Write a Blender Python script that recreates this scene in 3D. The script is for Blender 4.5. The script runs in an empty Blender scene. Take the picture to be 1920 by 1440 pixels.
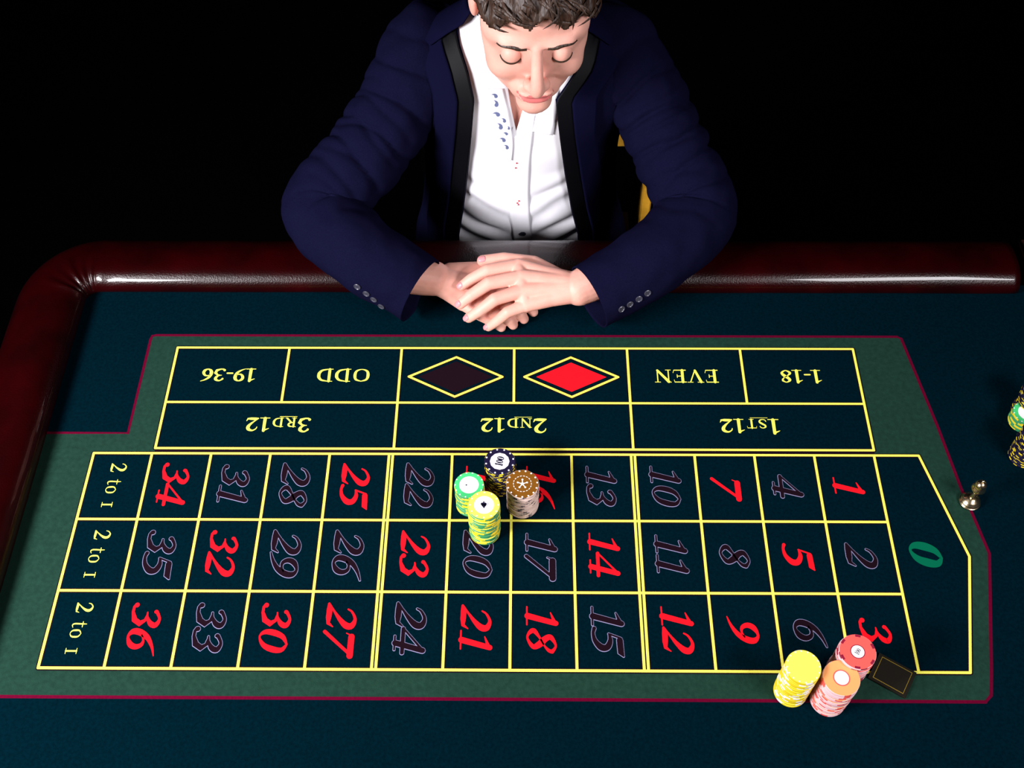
import bpy, bmesh, math, random
from mathutils import Vector, Matrix, noise
from mathutils.bvhtree import BVHTree
from mathutils.geometry import tessellate_polygon

random.seed(7)
SC = bpy.context.scene
COL = SC.collection
PI = math.pi
H = 0.78                    # height of the felt above the floor
# ------------------------------------------------------------------ camera
CAM_C = Vector((0.51876, -0.80061, 1.32779))       # relative to the felt surface
CAM_D = Vector((-0.0100693, 0.5697108, -0.8217835))
CAM_R = Vector((0.9999458, 0.0079026, -0.0067737))
CAM_U = Vector((-0.0026352, 0.8218072, 0.5697596))
F_PX = 2080.0
cam_data = bpy.data.cameras.new('camera')
cam_data.sensor_fit = 'HORIZONTAL'
cam_data.sensor_width = 36.0
cam_data.lens = 36.0 * F_PX / 1920.0
cam_data.clip_start = 0.02
cam = bpy.data.objects.new('camera', cam_data)
COL.objects.link(cam)
M = Matrix((CAM_R, CAM_U, -CAM_D)).transposed().to_4x4()
M.translation = CAM_C + Vector((0, 0, H))
cam.matrix_world = M
SC.camera = cam
# ------------------------------------------------------------------ world, lights, exposure
w = bpy.data.worlds.new('dark_room')
SC.world = w
w.use_nodes = True
w.node_tree.nodes['Background'].inputs[0].default_value = (0.5, 0.6, 1.0, 1)
w.node_tree.nodes['Background'].inputs[1].default_value = 0.001
SC.view_settings.view_transform = 'Standard'
SC.view_settings.look = 'None'
SC.view_settings.exposure = 0.0
SC.view_settings.gamma = 1.0
SC.view_settings.use_curve_mapping = False


def softbox(name, loc, target, sx, sy, power, color=(1, 1, 1), spread=120):
    l = bpy.data.lights.new(name, 'AREA')
    l.shape = 'RECTANGLE'
    l.size, l.size_y = sx, sy
    l.energy = power
    l.color = color
    l.spread = math.radians(spread)
    o = bpy.data.objects.new(name, l)
    COL.objects.link(o)
    o.location = Vector(loc) + Vector((0, 0, H))
    d = Vector(target) - Vector(loc)
    o.rotation_euler = d.to_track_quat('-Z', 'Y').to_euler()
    return o


softbox('softbox_light', (-0.85, -0.88, 1.08), (0.42, 0.20, 0), 0.80, 0.32, 31, (1.0, 0.97, 1.0), 110)
softbox('softbox_light', (1.66, -0.90, 1.25), (0.60, 0.20, 0), 0.65, 0.32, 9.5, (1.0, 0.97, 1.0), 110)


# ------------------------------------------------------------------ helpers
def onz(px, py, z=0.0):
    """point at height z above the felt seen at a pixel of the photograph"""
    v = CAM_D + CAM_R * ((px - 960) / F_PX) + CAM_U * ((720 - py) / F_PX)
    return CAM_C + v * ((z - CAM_C.z) / v.z)


def ony(px, py, y):
    v = CAM_D + CAM_R * ((px - 960) / F_PX) + CAM_U * ((720 - py) / F_PX)
    return CAM_C + v * ((y - CAM_C.y) / v.y)


def pxdir(px, py):
    return (CAM_D + CAM_R * ((px - 960) / F_PX) + CAM_U * ((720 - py) / F_PX)).normalized()


def lin(c):
    return c / 12.92 if c <= 0.04045 else ((c + 0.055) / 1.055) ** 2.4


def rgb(r, g, b):
    return (lin(r / 255), lin(g / 255), lin(b / 255), 1)


def mat(name, color, rough=0.6, spec=0.3, metal=0.0, bump=0.0, scale=200.0, vary=0.0, vscale=30.0, coat=0.0, sss=0.0, sheen=0.0, detail=2.0, stretch=None):
    m = bpy.data.materials.new(name)
    m.use_nodes = True
    nt = m.node_tree
    b = nt.nodes['Principled BSDF']
    b.inputs['Base Color'].default_value = color
    b.inputs['Roughness'].default_value = rough
    b.inputs['Specular IOR Level'].default_value = spec
    b.inputs['Metallic'].default_value = metal
    b.inputs['Coat Weight'].default_value = coat
    if sheen:
        b.inputs['Sheen Weight'].default_value = sheen
    if sss:
        b.inputs['Subsurface Weight'].default_value = sss
        b.inputs['Subsurface Radius'].default_value = (0.012, 0.004, 0.002)
        b.inputs['Subsurface Scale'].default_value = 0.6
    tc = nt.nodes.new('ShaderNodeTexCoord')
    src = tc.outputs['Object']
    if stretch:
        mp = nt.nodes.new('ShaderNodeMapping')
        mp.inputs['Scale'].default_value = stretch
        nt.links.new(src, mp.inputs['Vector'])
        src = mp.outputs['Vector']
    if bump:
        n = nt.nodes.new('ShaderNodeTexNoise')
        n.inputs['Scale'].default_value = scale
        n.inputs['Detail'].default_value = detail
        nt.links.new(src, n.inputs['Vector'])
        bp = nt.nodes.new('ShaderNodeBump')
        bp.inputs['Strength'].default_value = bump
        bp.inputs['Distance'].default_value = 0.002
        nt.links.new(n.outputs['Fac'], bp.inputs['Height'])
        nt.links.new(bp.outputs['Normal'], b.inputs['Normal'])
    if vary:
        n = nt.nodes.new('ShaderNodeTexNoise')
        n.inputs['Scale'].default_value = vscale
        n.inputs['Detail'].default_value = 4
        nt.links.new(src, n.inputs['Vector'])
        r = nt.nodes.new('ShaderNodeValToRGB')
        r.color_ramp.elements[0].position = 0.3
        r.color_ramp.elements[1].position = 0.7
        lo = [max(0, c * (1 - vary)) for c in color[:3]] + [1]
        hi = [min(1, c * (1 + vary)) for c in color[:3]] + [1]
        r.color_ramp.elements[0].color = lo
        r.color_ramp.elements[1].color = hi
        nt.links.new(n.outputs['Fac'], r.inputs['Fac'])
        nt.links.new(r.outputs['Color'], b.inputs['Base Color'])
    return m


MT = {
    'felt': mat('teal_felt', rgb(0, 21, 30), 0.95, 0.01, bump=0.25, scale=900, vary=0.22, vscale=260),
    'green': mat('green_felt_print', rgb(28, 55, 45), 0.95, 0.01, bump=0.25, scale=900, vary=0.16, vscale=160),
    'maroon': mat('maroon_print', rgb(92, 0, 34), 0.9, 0.05, vary=0.15, vscale=300),
    'yellow': mat('yellow_print', rgb(246, 240, 96), 0.9, 0.05, vary=0.06, vscale=400),
    'inkdark': mat('dark_print', rgb(24, 8, 18), 0.9, 0.05),
    'red': mat('red_print', rgb(252, 20, 34), 0.9, 0.05, vary=0.05, vscale=300),
    'lilac': mat('pale_outline_print', rgb(140, 135, 172), 0.9, 0.05),
    'zero': mat('zero_green_print', rgb(0, 98, 68), 0.9, 0.05),
    'leather': mat('oxblood_leather', rgb(29, 0, 1), 0.30, 0.22, bump=0.22, scale=420, vary=0.45, vscale=14, detail=4, coat=0.35),
    'wood': mat('dark_stained_wood', rgb(30, 12, 8), 0.5, 0.3, vary=0.4, vscale=12, stretch=(1, 12, 12)),
    'suit': mat('navy_suit_wool', rgb(14, 14, 36), 0.9, 0.0, bump=0.15, scale=1500, vary=0.12, vscale=500),
    'suitedge': mat('navy_suit_lapel', rgb(13, 13, 36), 0.9, 0.0, bump=0.15, scale=1500),
    'satin': mat('black_satin', rgb(4, 4, 8), 0.6, 0.12),
    'shirt': mat('white_shirt_cotton', rgb(246, 245, 252), 0.85, 0.15, bump=0.05, scale=900),
    'skin': mat('fair_skin', rgb(226, 166, 150), 0.5, 0.3, bump=0.06, scale=700, vary=0.07, vscale=45, sss=0.12),
    'lip': mat('lip_skin', rgb(205, 110, 108), 0.45, 0.4),
    'nail': mat('fingernail', rgb(226, 142, 146), 0.3, 0.5),
    'hair': mat('brown_hair', rgb(52, 34, 24), 0.5, 0.4, bump=0.9, scale=260, vary=0.5, vscale=300, stretch=(1.0, 0.15, 0.3)),
    'eyewhite': mat('eye_white', rgb(235, 230, 228), 0.2, 0.5),
    'iris': mat('iris', rgb(60, 80, 90), 0.2, 0.5),
    'button': mat('dark_horn_button', rgb(58, 58, 72), 0.3, 0.6),
    'thread': mat('red_thread', rgb(190, 20, 40), 0.8, 0.1),
    'paisley': mat('paisley_blue_print', rgb(96, 104, 140), 0.8, 0.1),
    'gold': mat('gold_upholstery', rgb(225, 165, 45), 0.5, 0.4, vary=0.2, vscale=40),
    'brass': mat('polished_brass', (0.92, 0.74, 0.46, 1), 0.24, 0.5, metal=1.0),
    'trouser': mat('navy_trouser_wool', rgb(16, 16, 36), 0.85, 0.1),
    'shoe': mat('black_shoe_leather', rgb(8, 8, 9), 0.3, 0.5),
    'carpet': mat('black_carpet', rgb(4, 4, 5), 1.0, 0.0, bump=0.4, scale=300),
    'curtain': mat('black_drape', rgb(3, 3, 3), 1.0, 0.0),
    'chip_black': mat('chip_black_clay', rgb(22, 18, 48), 0.45, 0.35),
    'chip_yellow': mat('chip_yellow_clay', rgb(240, 214, 40), 0.45, 0.35),
    'chip_face_yellow': mat('chip_pale_yellow_clay', rgb(246, 232, 92), 0.45, 0.35),
    'chip_green': mat('chip_green_clay', rgb(62, 150, 96), 0.45, 0.35),
    'chip_face_green': mat('chip_light_green_clay', rgb(70, 205, 120), 0.45, 0.35),
    'chip_white': mat('chip_white_inlay', rgb(250, 248, 250), 0.4, 0.35),
    'chip_ink': mat('chip_dark_ink', rgb(16, 14, 40), 0.5, 0.3),
    'chip_brown': mat('chip_brown_clay', rgb(122, 76, 16), 0.45, 0.35),
    'chip_cream': mat('chip_cream_clay', rgb(236, 206, 196), 0.45, 0.35),
    'chip_grey': mat('chip_grey_clay', rgb(84, 76, 84), 0.45, 0.35),
    'chip_red': mat('chip_red_clay', rgb(238, 92, 84), 0.45, 0.35),
    'chip_darkred': mat('chip_dark_red_clay', rgb(140, 20, 50), 0.45, 0.35),
    'chip_pink': mat('chip_pink_clay', rgb(245, 200, 205), 0.45, 0.35),
    'chip_orange': mat('chip_orange_clay', rgb(248, 165, 100), 0.45, 0.35),
    'plaque': mat('dark_plaque_acrylic', rgb(30, 26, 20), 0.3, 0.5),
    'plaque_line': mat('plaque_gold_line', rgb(150, 125, 40), 0.4, 0.4),
}


class MB:
    """collects faces (points relative to the felt surface) and links them as one mesh"""

    def __init__(self):
        self.v, self.f, self.m = [], [], []
        self.k = 0                 # strokes laid so far: each lies a hair above the last

    def add(self, verts, faces, mi=0):
        k = len(self.v)
        self.v += [Vector(p) for p in verts]
        self.f += [tuple(i + k for i in f) for f in faces]
        self.m += [mi] * len(faces)

    def box(self, lo, hi, mi=0):
        x0, y0, z0 = lo
        x1, y1, z1 = hi
        self.add([(x0, y0, z0), (x1, y0, z0), (x1, y1, z0), (x0, y1, z0), (x0, y0, z1), (x1, y0, z1), (x1, y1, z1), (x0, y1, z1)],
                 [(0, 3, 2, 1), (4, 5, 6, 7), (0, 1, 5, 4), (1, 2, 6, 5), (2, 3, 7, 6), (3, 0, 4, 7)], mi)

    def loft(self, rings, closed=True, cap0=False, cap1=False, mi=0):
        n = len(rings[0])
        vs = [p for r in rings for p in r]
        fs = []
        for i in range(len(rings) - 1):
            for j in range(n if closed else n - 1):
                a, b = i * n + j, i * n + (j + 1) % n
                fs.append((a, b, b + n, a + n))
        if cap0:
            fs.append(tuple(range(n - 1, -1, -1)))
        if cap1:
            k = (len(rings) - 1) * n
            fs.append(tuple(k + j for j in range(n)))
        self.add(vs, fs, mi)

    def lathe(self, prof, seg=32, c=(0, 0, 0), mi=0):
        rings = [[(c[0] + r * math.cos(2 * PI * j / seg), c[1] + r * math.sin(2 * PI * j / seg), c[2] + z) for j in range(seg)] for r, z in prof]
        self.loft(rings, True, True, True, mi)

    def poly(self, pts, z, mi=0):
        vs = [Vector((p[0], p[1], z)) for p in pts]
        tris = tessellate_polygon([vs])
        out = []
        for t in tris:
            a, b, c = (vs[i] for i in t)
            out.append(t if (b - a).cross(c - a).z > 0 else (t[0], t[2], t[1]))
        self.add(vs, out, mi)

    def ribbon(self, pts, z, grow=0.0, caps=True, mi=0, tf=None):
        """flat stroke through (x, y, width); tf maps 2-D to the table"""
        tf = tf or (lambda x, y: (x, y))
        self.k += 1
        z += self.k * 3e-6
        P = [Vector((a, b)) for a, b, _ in pts]
        W = [c * 0.5 + grow for _, _, c in pts]
        L = []
        for i in range(len(P)):
            d = (P[min(i + 1, len(P) - 1)] - P[max(i - 1, 0)])
            d.normalize()
            nrm = Vector((-d.y, d.x))
            L.append((P[i] + nrm * W[i], P[i] - nrm * W[i]))
        vs = []
        for a, b in L:
            vs += [(*tf(*a), z), (*tf(*b), z)]
        fs = [(2 * i, 2 * i + 1, 2 * i + 3, 2 * i + 2) for i in range(len(P) - 1)]
        self.add(vs, fs, mi)
        if caps:
            for i in (0, len(P) - 1):
                c = P[i]
                self.k += 1
                z += 3e-6
                cv = [(*tf(c.x + W[i] * math.cos(k * PI / 6), c.y + W[i] * math.sin(k * PI / 6)), z) for k in range(12)]
                self.add(cv, [tuple(range(12))], mi)

    def build(self, name, mats, parent=None, origin=None, smooth=False, rot=None):
        if not isinstance(mats, (list, tuple)):
            mats = [mats]
        me = bpy.data.meshes.new(name)
        o0 = Vector(origin) if origin is not None else Vector((0, 0, 0))
        if parent is not None and origin is None:
            o0 = ORI[parent.name]
        me.from_pydata([p - o0 for p in self.v], [], self.f)
        for m_ in mats:
            me.materials.append(m_)
        me.polygons.foreach_set('material_index', self.m)
        if smooth:
            me.polygons.foreach_set('use_smooth', [True] * len(me.polygons))
        me.update()
        return link(name, me, parent, o0)


def disc(g, x, y, r, z, seg=16, mi=0):
    g.add([(x + r * math.cos(2 * PI * k / seg), y + r * math.sin(2 * PI * k / seg), z) for k in range(seg)], [tuple(range(seg))], mi)


ORI = {}


def link(name, me, parent, o0):
    o = bpy.data.objects.new(name, me)
    COL.objects.link(o)
    ORI[o.name] = Vector(o0)
    if parent is None:
        o.location = Vector(o0) + Vector((0, 0, H))
    else:
        o.parent = parent
        o.location = Vector(o0) - ORI[parent.name]
    return o


def empty(name, loc):
    o = bpy.data.objects.new(name, None)
    o.empty_display_size = 0.05
    COL.objects.link(o)
    o.location = Vector(loc) + Vector((0, 0, H))
    ORI[o.name] = Vector(loc)
    return o


def tag(o, label=None, cat=None, group=None, kind=None):
    if label:
        o['label'] = label
    if cat:
        o['category'] = cat
    if group:
        o['group'] = group
    if kind:
        o['kind'] = kind
    return o


def fix_normals(o):
    bm = bmesh.new()
    bm.from_mesh(o.data)
    bmesh.ops.recalc_face_normals(bm, faces=bm.faces)
    bm.to_mesh(o.data)
    bm.free()
    return o


def catmull(pts, n=8, closed=False):
    """smooth curve through tuples of any length"""
    P = [tuple(p) for p in pts]
    out = []
    m = len(P)
    segs = m if closed else m - 1
    for i in range(segs):
        p0 = P[(i - 1) % m] if closed or i > 0 else P[0]
        p1, p2 = P[i], P[(i + 1) % m]
        p3 = P[(i + 2) % m] if closed or i + 2 < m else P[-1]
        for k in range(n):
            t = k / n
            out.append(tuple(0.5 * ((2 * b) + (-a + c) * t + (2 * a - 5 * b + 4 * c - d) * t * t + (-a + 3 * b - 3 * c + d) * t ** 3) for a, b, c, d in zip(p0, p1, p2, p3)))
    out.append(P[0] if closed else P[-1])
    return out


# ------------------------------------------------------------------ room
rm = MB(); rm.box((-3.5, -3.0, -H - 0.1), (4.5, 3.6, -H)); tag(rm.build('floor', MT['carpet']), kind='structure')
rm = MB(); rm.box((-3.5, 3.6, -H), (4.5, 3.7, 2.4)); tag(rm.build('wall_back', MT['curtain']), kind='structure')

# ------------------------------------------------------------------ roulette table
W = 0.083
XW = [-0.9856, 0, 1, 2, 3, 4, 4.0625, 5.0625, 6.0625, 7.0625, 8.0625, 8.125, 9.125, 10.125, 11.125, 12.125]
RW = 1.24817
GX = [x * W for x in XW]
GY = [0, -RW * W, -2 * RW * W, -3 * RW * W]
OX0, OX1 = 0.0343 * W, 12.142 * W
OY = [2.217 * W, 1.0379 * W, 0.1000 * W]

table = empty('roulette_table', (0.5, -0.1, -H))
tag(table, 'roulette table with printed teal felt and a padded oxblood leather armrest', 'table')

# felt
XL, XR, YF, YN = -0.155, 1.30, 0.288, -0.66
fm = MB()
fm.box((XL - 0.02, YN, -0.02), (XR, YF + 0.02, 0.0))
felt = fm.build('felt', MT['felt'], table)
tag(felt, 'dark teal felt with the betting layout printed on it')

Z1, Z2, Z3, Z4, Z5, Z6 = 0.0001, 0.0002, 0.0004, 0.0005, 0.0009, 0.0014
# green field and its maroon edge
right_edge = [tuple(onz(a, b).xy) for a, b in ((1690, 632), (1758, 800), (1802, 916), (1822, 961))] + [(1.1312, -0.1490), (1.0965, -0.3065)]
top_l = (-0.0410, 0.2075)
left_in = (-0.0410, 0.0335)
YB = -0.347
outline = [(XL - 0.005, left_in[1]), left_in, (-0.041, 0.200), (-0.0395, 0.2060), (-0.034, 0.2075), (1.0780, 0.2075), (1.0835, 0.2040)] + right_edge[1:] + [(1.0885, YB + 0.008), (1.080, YB), (XL - 0.005, YB)]
g = MB()
g.poly(outline, Z1)
tag(g.build('green_border', MT['green'], felt), 'green field around the betting boxes')
g = MB()
g.ribbon([(a, b, 0.0042) for a, b in outline], Z2, caps=False)
for q, (a, b) in enumerate(outline):
    disc(g, a, b, 0.0021, Z2 + 0.0001 + q * 3e-6, 12)
tag(g.build('border_line', MT['maroon'], felt), 'thin maroon line')
# teal boxes
zero_top, zero_tip, zero_bot = (12.872 * W, 0), (13.30 * W, -1.853 * W), (12.885 * W, GY[3])
bx = MB()
bx.poly([(OX0, OY[2]), (OX1, OY[2]), (OX1, OY[0]), (OX0, OY[0])], Z3)
bx.poly([(GX[0], GY[3]), zero_bot, zero_tip, zero_top, (GX[0], 0)], Z3)
tag(bx.build('betting_box_ground', MT['felt'], felt), 'teal ground of the betting boxes')
# lines
LN = []


def line(*pts):
    LN.append([(p[0], p[1]) for p in pts])


for y in GY[1:3]:
    line((GX[0], y), (GX[15], y))
line((GX[0], GY[0]), zero_top, zero_tip, zero_bot, (GX[0], GY[3]), (GX[0], GY[0]))
for x in GX[1:]:
    line((x, GY[0]), (x, GY[3]))
line((OX0, OY[0]), (OX1, OY[0]), (OX1, OY[2]), (OX0, OY[2]), (OX0, OY[0]))
line((OX0, OY[1]), (OX1, OY[1]))
cw = (OX1 - OX0) / 6
for k in (1, 3, 5):
    line((OX0 + k * cw, OY[0]), (OX0 + k * cw, OY[1]))
for k in (2, 4):
    line((OX0 + k * cw, OY[0]), (OX0 + k * cw, OY[2]))
DIA = []
for k, col in ((2, 'inkdark'), (3, 'red')):
    cx, cy = OX0 + (k + 0.5) * cw, (1.59) * W
    cx += (-0.02 * W if k == 2 else 0.0)
    DIA.append((cx, cy, col))
    a, b = 0.825 * W, 0.425 * W
    line((cx - a, cy), (cx, cy + b), (cx + a, cy), (cx, cy - b), (cx - a, cy))


def lines(name, width, z, m):
    g = MB()
    for L in LN:
        for (a, b) in zip(L[:-1], L[1:]):
            g.ribbon([(*a, width), (*b, width)], z, caps=False)
        for p in L:
            if len(L) > 2:
                g.k += 1
                disc(g, p[0], p[1], width / 2, z + g.k * 3e-6, 12)
    return g


g = lines('line_edge', 0.0066, Z4, 'inkdark')  # wider dark print that edges the yellow lines
g.poly([(OX0, 0.0), (OX1, 0.0), (OX1, OY[2]), (OX0, OY[2])], Z4)
for xa in (5, 10):
    g.poly([(GX[xa], GY[3]), (GX[xa + 1], GY[3]), (GX[xa + 1], 0), (GX[xa], 0)], Z4)
tag(g.build('line_edging', MT['inkdark'], felt), 'dark edging of the yellow lines')
g = lines('line', 0.0035, Z5, 'yellow')
tag(g.build('betting_lines', MT['yellow'], felt), 'yellow lines of the betting layout')
for cx, cy, col in DIA:
    a, b = (0.62 * W, 0.315 * W) if col == 'red' else (0.66 * W, 0.335 * W)
    g = MB()
    g.poly([(cx - a, cy), (cx, cy - b), (cx + a, cy), (cx, cy + b)], Z5)
    tag(g.build('diamond_print', MT[col], felt), 'red diamond' if col == 'red' else 'black diamond')

# lettering: each glyph is a list of strokes (x, y, width), height 1
GL = {
    '1': [0.50, [(0.27, 0.97, .15), (0.27, 0.04, .17)], [(.05, .80, .03), (.16, .87, .07), (.27, .93, .13)], [(.06, .02, .045), (.48, .02, .045)]],
    '2': [0.58, 's', [(.05, .70, .045), (.09, .84, .06), (.24, .955, .09), (.41, .86, .17), (.44, .68, .18), (.34, .46, .12), (.18, .24, .06), (.05, .08, .05)],
          [(.04, .05, .07), (.16, .085, .16), (.36, .075, .15), (.50, .08, .10), (.55, .24, .03)]],
    '3': [0.56, 's', [(.10, .80, .11), (.11, .84, .09), (.25, .955, .08), (.41, .85, .15), (.40, .68, .14), (.28, .55, .06), (.17, .52, .04)],
          [(.20, .53, .04), (.36, .49, .09), (.47, .33, .17), (.42, .13, .16), (.25, .035, .08), (.13, .04, .08), (.07, .12, .14)]],
    '4': [0.60, [(.40, .96, .06), (.04, .33, .05)], [(.02, .28, .10), (.58, .28, .10)], [(.40, .94, .15), (.40, .04, .16)], [(.24, .02, .045), (.56, .02, .045)]],
    '5': [0.56, [(.17, .89, .16), (.46, .91, .16), (.52, .99, .04)], [(.12, .93, .05), (.09, .54, .05)],
          's', [(.09, .55, .05), (.24, .58, .12), (.41, .47, .17), (.45, .28, .18), (.34, .09, .12), (.18, .03, .08), (.05, .07, .10)]],
    '6': [0.56, 's', [(.53, .99, .03), (.34, .88, .08), (.17, .68, .14), (.10, .40, .18), (.13, .17, .16), (.27, .04, .07), (.42, .15, .15), (.45, .34, .15), (.37, .52, .11), (.25, .56, .06), (.13, .46, .04)]],
    '7': [0.56, [(.08, .89, .17), (.52, .89, .17)], [(.06, .97, .04), (.03, .72, .03)], [(.50, .92, .08), (.30, .42, .09), (.13, .0, .10)]],
    '8': [0.56, 's', [(.45, .84, .11), (.29, .96, .06), (.13, .80, .14), (.20, .62, .17), (.36, .43, .18), (.45, .22, .13), (.27, .035, .06), (.08, .22, .14), (.19, .42, .07), (.35, .58, .05), (.44, .72, .09), (.45, .84, .11)]],
    '0': [0.58, 's', [(.27, .96, .05), (.13, .80, .13), (.09, .5, .17), (.13, .20, .13), (.27, .04, .05), (.43, .20, .13), (.47, .5, .17), (.43, .80, .13), (.27, .96, .05)]],
    '-': [0.36, [(.04, .36, .09), (.28, .36, .09)]],
    'I': [0.40, [(.18, .62, .11), (.18, .03, .11)], [(.04, .63, .04), (.32, .63, .04)], [(.04, .02, .04), (.32, .02, .04)]],
    't': [0.36, 's', [(.14, .84, .04), (.14, .60, .09), (.13, .18, .10), (.20, .05, .07), (.33, .10, .03)], [(.02, .62, .05), (.30, .62, .05)]],
    'o': [0.52, 's', [(.23, .64, .04), (.08, .52, .09), (.06, .33, .12), (.09, .13, .09), (.23, .03, .04), (.38, .13, .09), (.41, .33, .12), (.38, .52, .09), (.23, .64, .04)]],
    'O': [0.86, 's', [(.38, .97, .05), (.14, .83, .12), (.08, .5, .16), (.14, .17, .12), (.38, .03, .05), (.62, .17, .12), (.68, .5, .16), (.62, .83, .12), (.38, .97, .05)]],
    'D': [0.82, [(.18, .97, .15), (.18, .03, .15)], [(.03, .98, .04), (.30, .975, .05)], [(.03, .02, .04), (.30, .025, .05)],
          's', [(.28, .965, .06), (.52, .88, .11), (.64, .68, .16), (.66, .5, .17), (.64, .32, .16), (.52, .12, .11), (.28, .035, .06)]],
    'E': [0.68, [(.18, .97, .15), (.18, .03, .15)], [(.03, .97, .06), (.55, .97, .06), (.57, .80, .03)], [(.03, .03, .06), (.56, .03, .06), (.60, .24, .03)], [(.2, .5, .05), (.42, .5, .05)], [(.42, .62, .04), (.42, .38, .04)]],
    'V': [0.78, [(.13, .96, .15), (.37, .05, .13)], [(.61, .96, .06), (.38, .04, .06)], [(.01, .98, .04), (.28, .98, .04)], [(.50, .98, .04), (.74, .98, .04)]],
    'N': [0.82, [(.14, .97, .06), (.14, .03, .06)], [(.14, .95, .16), (.63, .05, .13)], [(.64, .97, .06), (.64, .03, .06)], [(.03, .98, .04), (.2, .98, .04)], [(.03, .02, .04), (.26, .02, .04)], [(.52, .98, .04), (.76, .98, .04)]],
    'R': [0.78, [(.18, .97, .15), (.18, .03, .15)], [(.03, .98, .04), (.30, .975, .05)], [(.03, .02, .04), (.32, .02, .04)],
          's', [(.25, .965, .06), (.44, .92, .12), (.52, .75, .15), (.44, .57, .12), (.25, .51, .05)], [(.34, .52, .13), (.64, .06, .13)], [(.60, .02, .04), (.76, .02, .04)]],
    'S': [0.62, 's', [(.48, .78, .06), (.42, .91, .07), (.28, .965, .08), (.13, .86, .12), (.14, .68, .14), (.32, .50, .16), (.47, .32, .15), (.44, .12, .11), (.27, .03, .07), (.12, .09, .07), (.06, .25, .06)]],
    'T': [0.72, [(.33, .97, .15), (.33, .03, .15)], [(.03, .78, .03), (.04, .96, .06), (.62, .96, .06), (.63, .78, .03)], [(.18, .02, .04), (.48, .02, .04)]],
    ' ': [0.34],
}
GL['9'] = [0.56, 's', [(.55 - a, 1 - b, c) for a, b, c in GL['6'][2]]]


def glyph_strokes(ch):
    out, sm = [], False
    for e in GL[ch][1:]:
        if e == 's':
            sm = True
            continue
        out.append(catmull(e, 6) if sm else e)
        sm = False
    return GL[ch][0], out


def text_mesh(mb, s, center, up, height, z, wide=1.0, shear=0.0, grow=0.0, bold=1.0, mi=0, track=0.0, sizes=None):
    """lay the word s flat, centred on center, letters upright along `up`"""
    up = Vector(up).normalized()
    rt = Vector((up.y, -up.x))
    c = Vector(center)
    sizes = sizes or [1.0] * len(s)
    adv = [GL[ch][0] * k * wide + track for ch, k in zip(s, sizes)]
    tot = sum(adv) - track
    x = -tot / 2
    for ch, a, k in zip(s, adv, sizes):
        for st in glyph_strokes(ch)[1]:
            pts = [((x + px_ * k * wide + shear * (py_ * k - 0.5)) * height, (py_ * k - 0.5) * height, w_ * k * bold * height) for px_, py_, w_ in st]
            mb.ribbon(pts, z, grow, True, mi, lambda u, v: tuple(c + rt * u + up * v))
        x += a


REDS = {1, 3, 5, 7, 9, 12, 14, 16, 18, 19, 21, 23, 25, 27, 30, 32, 34, 36}
col_l = [14, 13, 12, 11, 9, 8, 7, 6, 4, 3, 2, 1]       # left line of column k (numbers 3k+1..3k+3)
for n in range(1, 37):
    k, r = (n - 1) // 3, (n - 1) % 3
    i = col_l[k]
    cx, cy = (GX[i] + GX[i + 1]) / 2 - 0.002, (GY[r] + GY[r + 1]) / 2
    s = str(n)
    g = MB()
    if n in REDS:
        text_mesh(g, s, (cx, cy), (1, 0), 0.0385, Z5, 1.48, 0.28, 0.0, 1.2)
        tag(g.build('number_print', MT['red'], felt), 'red number %d' % n)
    else:
        text_mesh(g, s, (cx, cy), (1, 0), 0.0385, Z4, 1.48, 0.28, 0.0008, 1.2, 0)
        text_mesh(g, s, (cx, cy), (1, 0), 0.0385, Z5, 1.48, 0.28, 0.0, 1.2, 1)
        tag(g.build('number_print', [MT['lilac'], MT['inkdark']], felt), 'black number %d with a pale outline' % n)
g = MB()
text_mesh(g, '0', onz(1736, 1041).xy, (1, 0), 0.042, Z5, 1.45, 0.30, 0, 1.7)
tag(g.build('number_print', MT['zero'], felt), 'green number 0')
for r in range(3):
    g = MB()
    text_mesh(g, '2 to I', ((GX[0] + GX[1]) / 2 - 0.001, (GY[r] + GY[r + 1]) / 2), (1, 0), 0.0225, Z5, 1.12, 0.0, 0.0, 0.85, track=0.06)
    tag(g.build('lettering', MT['yellow'], felt), 'yellow lettering 2 to 1')
yt = (OY[0] + OY[1]) / 2
for k, s in enumerate(('19-36', 'ODD', None, None, 'EVEN', '1-18')):
    if s:
        g = MB()
        text_mesh(g, s, (OX0 + (k + 0.5) * cw, yt - 0.001), (0, -1), 0.0225, Z5, 1.42, 0.0, 0.0, 1.2)
        tag(g.build('lettering', MT['yellow'], felt), 'yellow lettering ' + s)
yt = (OY[1] + OY[2]) / 2
for k, s in enumerate(('3RD12', '2ND12', '1ST12')):
    g = MB()
    sz = [1.08, 0.68, 0.68, 1, 1]
    text_mesh(g, s, (OX0 + (2 * k + 1) * cw, yt + 0.001), (0, -1), 0.0225, Z5, 1.42, 0.0, 0.0, 1.2, track=0.05, sizes=sz)
    g.ribbon([(OX0 + (2 * k + 1) * cw + 0.001, yt + 0.0145, 0.0007), (OX0 + (2 * k + 1) * cw + 0.026, yt + 0.0145, 0.0007)], Z5, caps=False)
    tag(g.build('lettering', MT['yellow'], felt), 'yellow lettering %s 12' % s[:3].lower())

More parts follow.
